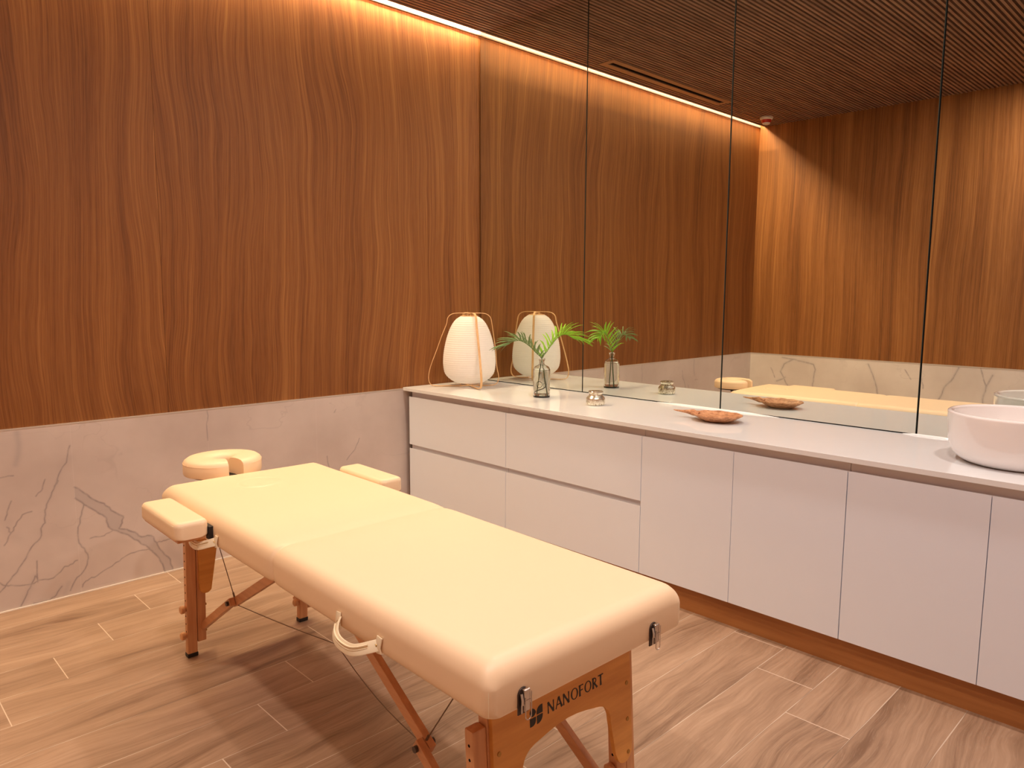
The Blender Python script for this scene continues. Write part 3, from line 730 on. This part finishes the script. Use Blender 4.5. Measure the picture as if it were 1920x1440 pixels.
# ------------------------------------------------------------------ massage table
MT = empty('massage_table', (-1.995, -1.74, 0), math.radians(-1.2))
tag(MT, 'portable cream padded massage table on folding beech legs', 'massage table')
ZB, ZT, LH = .540, .640, .90
def upholstery(hx, y0, y1, zb, zt, rt_, rc, rb, ny, nx, extra=None, taper=0, ends=(True, True)):
    """closed soft box: cross-section with rounded top, swept along y with rounded ends"""
    m = MB(); ys = []
    L_ = y1-y0
    k = 10
    e0 = [rt_*(1-math.cos(PI/2*i/k)) for i in range(k+1)]
    ys = [y0+e for e in e0]+[y0+rt_+(L_-2*rt_)*i/ny for i in range(1, ny)]+[y1-e for e in e0[::-1]]
    def q(d, r): return 0 if d >= r else r-math.sqrt(max(0, r*r-(r-d)**2))
    rings = []
    for y in ys:
        d = min(y-y0, y1-y); drop = q(d, rt_); pin = q(d, rc)
        h_ = hx-pin; 
        zt_ = zt-drop
        r_ = min(rt_, rt_)
        sec = []
        # right side from bottom up, over the top, down left
        sec.append((h_-rb, zb)); sec.append((h_-rb*.3, zb+rb*.3)); sec.append((h_, zb+rb))
        side_top = zt-rt_
        for i in range(1, 4): sec.append((h_, zb+rb+(side_top-zb-rb)*i/3))
        for i in range(1, 9):
            a = PI/2*i/8; zz = side_top+rt_*math.sin(a); xx = h_-rt_*(1-math.cos(a))
            sec.append((xx, side_top+(zt_-side_top)*math.sin(a)))
        xi = h_-rt_
        half = sec
        topx = [(xi-2*xi*i/nx, zt_) for i in range(1, nx)]
        full = half+topx+[(-a, b) for a, b in half[::-1]]
        v_ = []
        for (a, b) in full:
            if extra:
                a, b = extra(a, y, b)
            v_.append(m.bm.verts.new((a, y, b)))
        rings.append(v_)
    n = len(rings[0])
    for A, B in zip(rings, rings[1:]):
        for i in range(n-1): m.bm.faces.new((A[i], A[i+1], B[i+1], B[i]))
        m.bm.faces.new((A[n-1], A[0], B[0], B[n-1]))
    m.bm.faces.new(rings[0]); m.bm.faces.new(rings[-1][::-1])
    return m
def table_extra(x, y, z):
    dy = abs(y); t = (z-ZB)/(ZT-ZB)
    top = max(0, min(1, (z-(ZT-.05))/.05))
    ed = min(1, max(0, (abs(x)-.20)/.10))
    z2 = z-top*(.0022*math.exp(-(y/.035)**2)+(.002+.008*ed*ed)*math.exp(-(y/.007)**2)*(.15+.85*ed*ed))
    sx = 1-(.020*math.exp(-(y/.008)**2)+.010*math.exp(-(y/.03)**2))*(1-.5*top)
    # gentle slack of the padding
    z2 += top*(.0012*math.sin(x*9+y*3)+.001*math.sin(y*5.3))
    # breathing-hole plug seam
    px, py = x+.030, y-.690
    rho = math.hypot(px/.072, py/.072); aa = math.atan2(py, px)
    msk = .25+.75*max(0, math.cos(aa+2.3))**1.0+.75*max(0, math.cos(aa-.7))**2
    z2 -= top*.0045*math.exp(-((rho-1)*.072/.0045)**2)*msk
    z2 += top*.0020*(1 if rho < 1 else math.exp(-((rho-1)*.06/.01)**2))
    return x*sx, z2
# vary station density: build in one go with enough rows
upholstery(.311, -LH, LH, ZB, ZT, .044, .022, .010, 420, 130, table_extra).build('padded_top', M['leather'], MT, True, angle=70)
# corner stitching: a thin raised seam at each vertical corner and both sides of the fold
m = MB()
for sx in (-1, 1):
    for sy in (-1, 1):
        m.tube([(sx*(.311-.0065), sy*(LH-.0062), ZB+.006), (sx*(.311-.0065), sy*(LH-.0062), ZT-.046), (sx*(.311-.010), sy*(LH-.0095), ZT-.036), (sx*(.311-.017), sy*(LH-.017), ZT-.024)], .0006, 6)
m.loose('corner_seam', M['leather2'], MT, smooth=True)
# wooden underframe hidden behind the leatherette skirt
m = MB()
for s_ in (-1, 1):
    m.box(-.28, .28, s_*.03-.012, s_*.03+.012, ZB-.006, ZB+.004); m.box(-.28, .28, s_*.84-.012, s_*.84+.012, ZB-.006, ZB+.004)
    m.box(s_*.265-.012, s_*.265+.012, -.85, .85, ZB-.006, ZB+.004)
m.build('underframe', M['beech'], MT)
# end frames -------------------------------------------------------
def arc_pts(cx, cz, r, a0, a1, n): return [(cx+r*math.cos(math.radians(a0+(a1-a0)*i/n)), cz+r*math.sin(math.radians(a0+(a1-a0)*i/n))) for i in range(n+1)]
def panel_outline(far=False):
    if far:
        R_ = [(.230, ZB), (.230, .290), (.2285, .270)]+arc_pts(.206, .262, .0225, -12, -150, 8)+[(.180, .300), (.166, .400), (.158, .440)]+arc_pts(.120, .455, .036, 0, 84, 5)+[(.06, .493), (0, .496)]
        return R_+[(-a, b) for a, b in R_[::-1][1:]]
    R_ = [(.230, ZB), (.230, .250), (.2285, .227)]+arc_pts(.200, .2335, .0285, -12, -150, 8)+[(.1655, .240), (.150, .325)]
    R_ += arc_pts(.105, .335, .044, 8, 84, 7)+[(.06, .389), (.03, .3935), (0, .395)]
    return R_+[(-a, b) for a, b in R_[::-1][1:]]
def tilt(y):   # the frames splay outward toward the floor
    return None
GL = {}
def glyph_boxes(ch):
    # strokes as polygons in a 1-high cell; returns (polys, advance)
    T, t = .17, .085
    def ln(x0, y0, x1, y1, w_):
        dx, dy = x1-x0, y1-y0; l = math.hypot(dx, dy); nx_, ny_ = -dy/l*w_/2, dx/l*w_/2
        fl = 1.25
        return [(x0+nx_*fl, y0+ny_*fl), ((x0+x1)/2+nx_*.9, (y0+y1)/2+ny_*.9), (x1+nx_*fl, y1+ny_*fl), (x1-nx_*fl, y1-ny_*fl), ((x0+x1)/2-nx_*.9, (y0+y1)/2-ny_*.9), (x0-nx_*fl, y0-ny_*fl)]
    if ch == 'N': return [ln(.08, 0, .08, 1, .10), ln(.07, .97, .68, .03, T), ln(.68, 0, .68, 1, .10)], .92
    if ch == 'A': return [ln(.03, 0, .36, 1, t), ln(.36, 1, .72, 0, T), ln(.17, .34, .58, .34, .075)], .86
    if ch == 'F': return [ln(.12, 0, .12, 1, T), ln(.06, .955, .55, .955, t), ln(.12, .52, .48, .52, t)], .68
    if ch == 'T': return [ln(.33, 0, .33, 1, T), ln(.0, .955, .66, .955, t)], .72
    if ch == 'R': 
        P_ = [ln(.12, 0, .12, 1, T), ln(.28, .46, .62, 0, T)]
        for i in range(8):
            a0, a1 = 90-180*i/8, 90-180*(i+1)/8
            p = [(.26+(.24+dw)*math.cos(math.radians(a)), .725+(.232+dw)*math.sin(math.radians(a))) for a, dw in ((a0, .04), (a1, .04), (a1, -.06), (a0, -.06))]
            P_.append(p)
        P_.append(ln(.08, .955, .28, .955, t)); P_.append(ln(.08, .495, .28, .495, t)); return P_, .76
    if ch == 'O':
        P_ = []
        for i in range(24):
            a0, a1 = 15*i, 15*(i+1)
            def pt(a, o_): 
                ca, sa_ = math.cos(math.radians(a)), math.sin(math.radians(a))
                return (.45+(.43 if o_ else .43-.085-.07*abs(ca))*ca, .5+(.515 if o_ else .515-.075)*sa_)
            P_.append([pt(a0, 1), pt(a1, 1), pt(a1, 0), pt(a0, 0)])
        return P_, .98
def squeeze(o):     # the foot-end board is a little narrower than the far one
    for v_ in o.data.vertices: v_.co.x = (v_.co.x+.230)*.961-.230
    return o
def end_frame(s):
    """s=+1 far end (headrest), -1 near end (foot). local y outward = s"""
    yo = .815*s; th = .012
    SH = Matrix.Identity(4)
    def sh(o):     # shear the finished mesh so it splays outward
        for v_ in o.data.vertices: v_.co.y += s*(ZB-v_.co.z)*.062
        return o
    if s > 0: ya, yb_ = .815-.012-.026-.0125, .815-.012-.026-.0005
    else: ya, yb_ = yo-s*th, yo
    pan = MB().prism(panel_outline(s > 0), ya, yb_, 'y', .0012).build('end_panel', M['ply'], MT); sh(pan)
    SQ = []
    m = MB()
    for sx in ((-1, 1) if s < 0 else ()):
        for z in (.400, .310, .228): m.lathe([(0, 0), (.0055, 0), (.005, .0015), (0, .002)], 12, (0, 0, 0)) if False else m.tube([(sx*.214, (yo if s < 0 else ya), z), (sx*.214, (yo if s < 0 else ya)-.0014, z)], .0052, 12)
    if s < 0: squeeze(pan)
    [squeeze(sh(o_)) for o_ in m.loose('bolt_head', M['brass'], pan, label='small brass bolt head')]
    if s < 0:
        lt = MB(); cap = .0255; x = -.0665; z0 = .4285
        tot = sum(glyph_boxes(c)[1] for c in 'NANOFORT'); sc = .194/tot
        for c in 'NANOFORT':
            P_, adv = glyph_boxes(c)
            for p in P_: lt.prism([(x+a*sc, z0+b*cap) for a, b in p], yo-.0006, yo-.0001, 'y')
            x += adv*sc
        squeeze(sh(lt.build('lettering', M['ink'], pan, label='black NANOFORT lettering')))
        lg = MB(); cx, cz, g, w_, h_ = -.1020, .4385, .0014, .0185, .0180
        def quad(sx, sz, rc):
            # petals: square with two opposite rounded corners
            x0, x1, z0_, z1_ = g, g+w_, g, g+h_
            pts = []
            for (cxr, czr, r, a0) in ((x1, z1_, rc[0], 0), (x0, z1_, rc[1], 90), (x0, z0_, rc[2], 180), (x1, z0_, rc[3], 270)):
                r = max(r, .0004); ccx = cxr-r if cxr == x1 else cxr+r; ccz = czr-r if czr == z1_ else czr+r
                pts += [(ccx+r*math.cos(math.radians(a0+90*i/6)), ccz+r*math.sin(math.radians(a0+90*i/6))) for i in range(7)]
            return [(cx+sx*a, cz+sz*b) for a, b in pts]
        for sx, sz, rc in ((1, 1, (0, .014, 0, 0)), (-1, 1, (.009, .012, .010, .010)), (-1, -1, (0, .0, 0, 0)), (1, -1, (.016, 0, 0, 0))):
            if (sx, sz) == (-1, -1): rc = (0, .012, 0, 0)
            lg.prism(quad(sx, sz, rc), yo-.0006, yo-.0001, 'y')
        squeeze(sh(lg.build('logo', M['ink'], pan, label='black four-petal logo')))
    for sx in (-1, 1):
        # rail fixed behind the panel
        yr = yo-s*(th+.013)
        xr = sx*.2195
        rail = MB().box(xr-.0155, xr+.0155, yr-.013, yr+.013, .052, ZB-.001, .003).build('leg_rail', M['beech'], MT); sh(rail)
        # sliding leg: always on the left side of its rail
        xl = xr-.0345
        leg = MB().box(xl-.0175, xl+.0175, yr-.0135, yr+.0135, .012, .462, .0035).build('leg', M['beech'], MT); sh(leg)
        sh(MB().box(xl-.019, xl+.019, yr-.015, yr+.015, .0, .016, .003).build('foot_cap', M['rubber'], leg, label='black rubber foot'))
        m = MB()
        for k_ in range(12):
            z = .43-.030*k_
            m.tube([(xl-.0179, yr, z), (xl-.0174, yr, z)], .0032, 10)
        [sh(o_) for o_ in m.loose('height_hole', M['black'], leg)]
        for z in (.188, .086):
            kn = MB().tube([(xl-.0175, yr, z), (xl-.0205, yr, z), (xl-.0245, yr, z), (xl-.0345, yr, z), (xl-.0375, yr, z)], [.009, .0105, .0150, .0150, .011], 14); sh(kn.build('knob', M['beech'], leg, True))
        mb_ = MB()
        for z in (.188, .086): mb_.tube([(xr+.0155, yr, z), (xr+.021, yr, z)], .005, 10)
        [sh(o_) for o_ in mb_.loose('bolt', M['brass'], leg)]
for s in (1, -1): end_frame(s)
# folding struts and tension cables --------------------------------
for sx in (-1, 1):
    xs = sx*.2195-(-sx)*0
    xs = sx*.190
    for s in (1, -1):
        E = (xs, s*.545, .280); Lw = (xs, s*.845, .085); U = (xs, s*.095, ZB+.002)
        d = (Vector(E)-Vector(U)).normalized()
        m = MB().beam(U, Vector(E)+d*.018, .019, .030, (1, 0, 0), .002); su = m.build('strut', M['beech_strut'], MT)
        d2 = (Vector(E)-Vector(Lw)).normalized()
        xo = xs-.0205
        m = MB().beam((xo, Lw[1], Lw[2]), Vector((xo, E[1], E[2]))+d2*.014, .019, .028, (1, 0, 0), .002); sl = m.build('strut', M['beech_strut'], MT)
        MB().tube([(xo-.016, E[1], E[2]), (xs+.018, E[1], E[2])], .0045, 10).tube([(xo-.018, E[1], E[2]), (xo-.0105, E[1], E[2])], .008, 12).tube([(xs+.0105, E[1], E[2]), (xs+.018, E[1], E[2])], .008, 12).loose('hinge_bolt', M['steel_dark'], su, smooth=True)
        cb = MB()
        cb.tube([(xs-.006, E[1]+s*.004, E[2]+.012), (xs-.012, s*.725, ZB+.001)], .0016, 8)
        cb.tube([(xs-.006, E[1]+s*.004, E[2]+.012), (xs-.0065, E[1]+s*.014, E[2]+.028)], .0034, 8)
        c0 = Vector((xs*.62, 0, .300)); c1 = Vector((xs, E[1]-s*.008, E[2]-.012))
        cb.tube([c0.lerp(c1, t/8)+Vector((0, 0, -.010*math.sin(PI*t/8)*(2.2 if s < 0 else .4))) for t in range(9)], .0014, 8)
        cb.loose('tension_cable', M['cable'], MT, smooth=True)
# carry handles on both long sides ---------------------------------
def handle(sx, yc):
    hl = .084; x0 = sx*.312; pts = []; ns = []
    for i in range(25):
        t = -1+2*i/24; y = yc+t*hl
        bow = max(0, 1-abs(t)**3.2)
        pts.append((x0+sx*(.003+.036*bow), y, .562-.022*bow*(.6+.4*math.cos(t*2))))
        ns.append((sx*1, -0.25*t, .30*bow))
    o = MB().strip(pts, ns, .026, .0050).build('carry_handle', M['leather2'], MT, True, angle=50)
    m = MB()
    for e in (-1, 1):
        for dz_ in (-.0045, .0045):
            pass
    # raised piping along the strap
    for off in (-.007, 0.0, .007):
        m.tube([(p[0]+sx*.0026, p[1], p[2]+off) for p in pts[2:-2]], .0019, 6)
    m.loose('piping', M['leather2'], o, smooth=True)
    m = MB()
    for e in (-1, 1):
        m.strip([(x0+sx*.0015, yc+e*(hl+.004), .581), (x0+sx*.0035, yc+e*(hl+.003), .572), (x0+sx*.0058, yc+e*(hl+.001), .558), (x0+sx*.0035, yc+e*(hl+.003), .544)], [(sx, 0, 0)]*4, .019, .004)
    m.loose('strap_tab', M['leather2'], o, smooth=True)
    m = MB()
    for e in (-1, 1): m.tube([(x0+sx*.006, yc+e*(hl-.004), .560), (x0+sx*.0095, yc+e*(hl-.004), .560)], [.0055, .0045], 12)
    m.loose('rivet', M['brass'], o, smooth=True, label='brass rivet')
for sx in (-1, 1):
    for yc in (.46, -.455): handle(sx, yc)
# case latches at the foot end -------------------------------------
def latch(x):
    yl = -LH-.0005
    bp = MB().prism([(x-.017, .520), (x+.017, .520), (x+.017, .570)]+arc_pts(x, .570, .017, 0, 180, 10)+[(x-.017, .570)], yl-.003, yl+.0005, 'y', .0006).build('latch', M['steel_dark'], MT, label='dark steel case latch')
    MB().box(x-.006, x+.013, yl-.013, yl-.0095, .530, .584, .0015).box(x-.006, x+.013, yl-.0105, yl-.003, .576, .584, .001).box(x-.006, x+.013, yl-.0142, yl-.0125, .5565, .5580).loose('lever', M['steel'], bp, label='shiny steel latch lever')
    MB().tube([(x-.010, yl-.006, .575), (x-.010, yl-.010, .560), (x-.010, yl-.010, .548)], .0035, 10).tube([(x-.010, yl-.008, .548), (x-.010, yl-.008, .526)], .0022, 8).loose('spring', M['steel'], bp, smooth=True)
    loop = [(x-.0045, .565), (x-.0045, .520)]+arc_pts(x+.0050, .518, .0095, 180, 360, 10)+[(x+.0145, .520), (x+.0145, .578)]
    MB().tube([(a, yl-.0150, b) for a, b in loop], .0013, 8).build('wire_loop', M['steel'], bp, True)
for lx_ in (-.224, .190):
    before = set(bpy.data.objects); latch(lx_)
    for o_ in set(bpy.data.objects)-before:
        for v_ in o_.data.vertices: v_.co = Vector((lx_+(v_.co.x-lx_)*.80, -LH-.0005+(v_.co.y+LH+.0005)*.85, .556+(v_.co.z-.556)*.80))
# arm rests --------------------------------------------------------
def pad(name, cx, cy, hx, hy, zb, zt, rt_):
    m = upholstery(hx, -hy, hy, zb, zt, rt_, .024, .006, 24, 16)
    bmesh.ops.translate(m.bm, vec=Vector((cx, cy, 0)), verts=m.bm.verts[:]); return m
for sx, cx, cy in ((-1, -.374, .570), (1, .376, .598)):
    if sx > 0: a = pad('armrest', cx+.0, cy, .050, .160, .578, .632, .016)
    else: a = pad('armrest', cx, cy, .052, .168, .578, .632, .016)
    a = a.build('armrest', M['leather'], MT, True, angle=70)
    hx, hy = (.050, .160) if sx > 0 else (.052, .168)
    pts = []
    for (ccx, ccy, a0) in ((hx-.024, hy-.024, 0), (-hx+.024, hy-.024, 90), (-hx+.024, -hy+.024, 180), (hx-.024, -hy+.024, 270)):
        pts += [(cx+ccx+.0215*math.cos(math.radians(a0+90*i/6)), cy+ccy+.0215*math.sin(math.radians(a0+90*i/6)), .6215) for i in range(7)]
    MB().tube(pts, .0016, 6, closed=True).build('piping', M['leather2'], a, True)
    MB().box(cx-hx+.010, cx+hx-.008, cy-hy+.010, cy+hy-.010, .568, .5785, .002).build('armrest_board', M['beech'], a)
    MB().box(*sorted((sx*.309, sx*(.324))), cy-.165, cy-.115, .562, .604, .002).box(*sorted((sx*.309, sx*(.324))), cy+.115, cy+.165, .562, .604, .002).loose('hanging_strap', M['rubber'], a, label='black strap holding the armrest')
# head rest --------------------------------------------------------
hc = (-.028, 1.036); m = MB(); rings = []
A_, B_ = .091, .084; NS = 44
for i in range(NS+1):
    f_ = i/NS; ang = math.radians(-90+12+(360-24)*f_)
    cx = hc[0]+A_*math.cos(ang); cy = hc[1]+B_*math.sin(ang)
    n_ = Vector((math.cos(ang)/A_, math.sin(ang)/B_, 0)).normalized()
    e_ = min(f_, 1-f_)*NS/3.5; sc = math.sqrt(max(.12, 1-(1-min(1, e_))**2))
    hw = .057*(.84+.16*sc); 
    ring = []
    sec = [(1, -.8), (.96, -1), (-.9, -1), (-1, -.8), (-1, .25), (-.93, .62), (-.72, .88), (-.4, .99), (0, 1.02), (.4, .99), (.72, .88), (.93, .62), (1, .25)]
    for a, b in sec:
        ring.append(m.bm.verts.new((cx+n_.x*a*hw, cy+n_.y*a*hw, .652+.033*(b if b < 0 else b*(.9+.1*sc)))))
    rings.append(ring)
n = len(rings[0])
for A, B in zip(rings, rings[1:]):
    for i in range(n): m.bm.faces.new((A[i], A[(i+1) % n], B[(i+1) % n], B[i]))
m.bm.faces.new(rings[0]); m.bm.faces.new(rings[-1][::-1])
hr = m.build('headrest', M['leather'], MT, True, angle=62)
m = MB()
for zz, k_ in ((.664, 1.003),):
    pts = []
    for i in range(2, NS-1):
        f_ = i/NS; ang = math.radians(-90+12+(360-24)*f_)
        n_ = Vector((math.cos(ang)/A_, math.sin(ang)/B_, 0)).normalized()
        pts.append((hc[0]+A_*math.cos(ang)+n_.x*.0568, hc[1]+B_*math.sin(ang)+n_.y*.0568, zz))
    m.tube(pts, .0009, 6)
m.build('piping', M['leather'], hr, True)
MB().lathe([(0, 0), (.112, 0), (.115, .004), (.112, .008), (0, .008)], 48, (hc[0], hc[1], .609), 1.08, 1).build('platform', M['rubber'], hr, True, label='black headrest platform')
MB().tube([(-.06, 1.0, .603), (-.06, .90, .592), (-.06, .885, .585)], .006, 10).tube([(.06, 1.0, .603), (.06, .90, .592), (.06, .885, .585)], .006, 10).box(-.075, .075, .985, 1.005, .598, .609, .002).loose('support_rod', M['steel_dark'], hr, smooth=True)
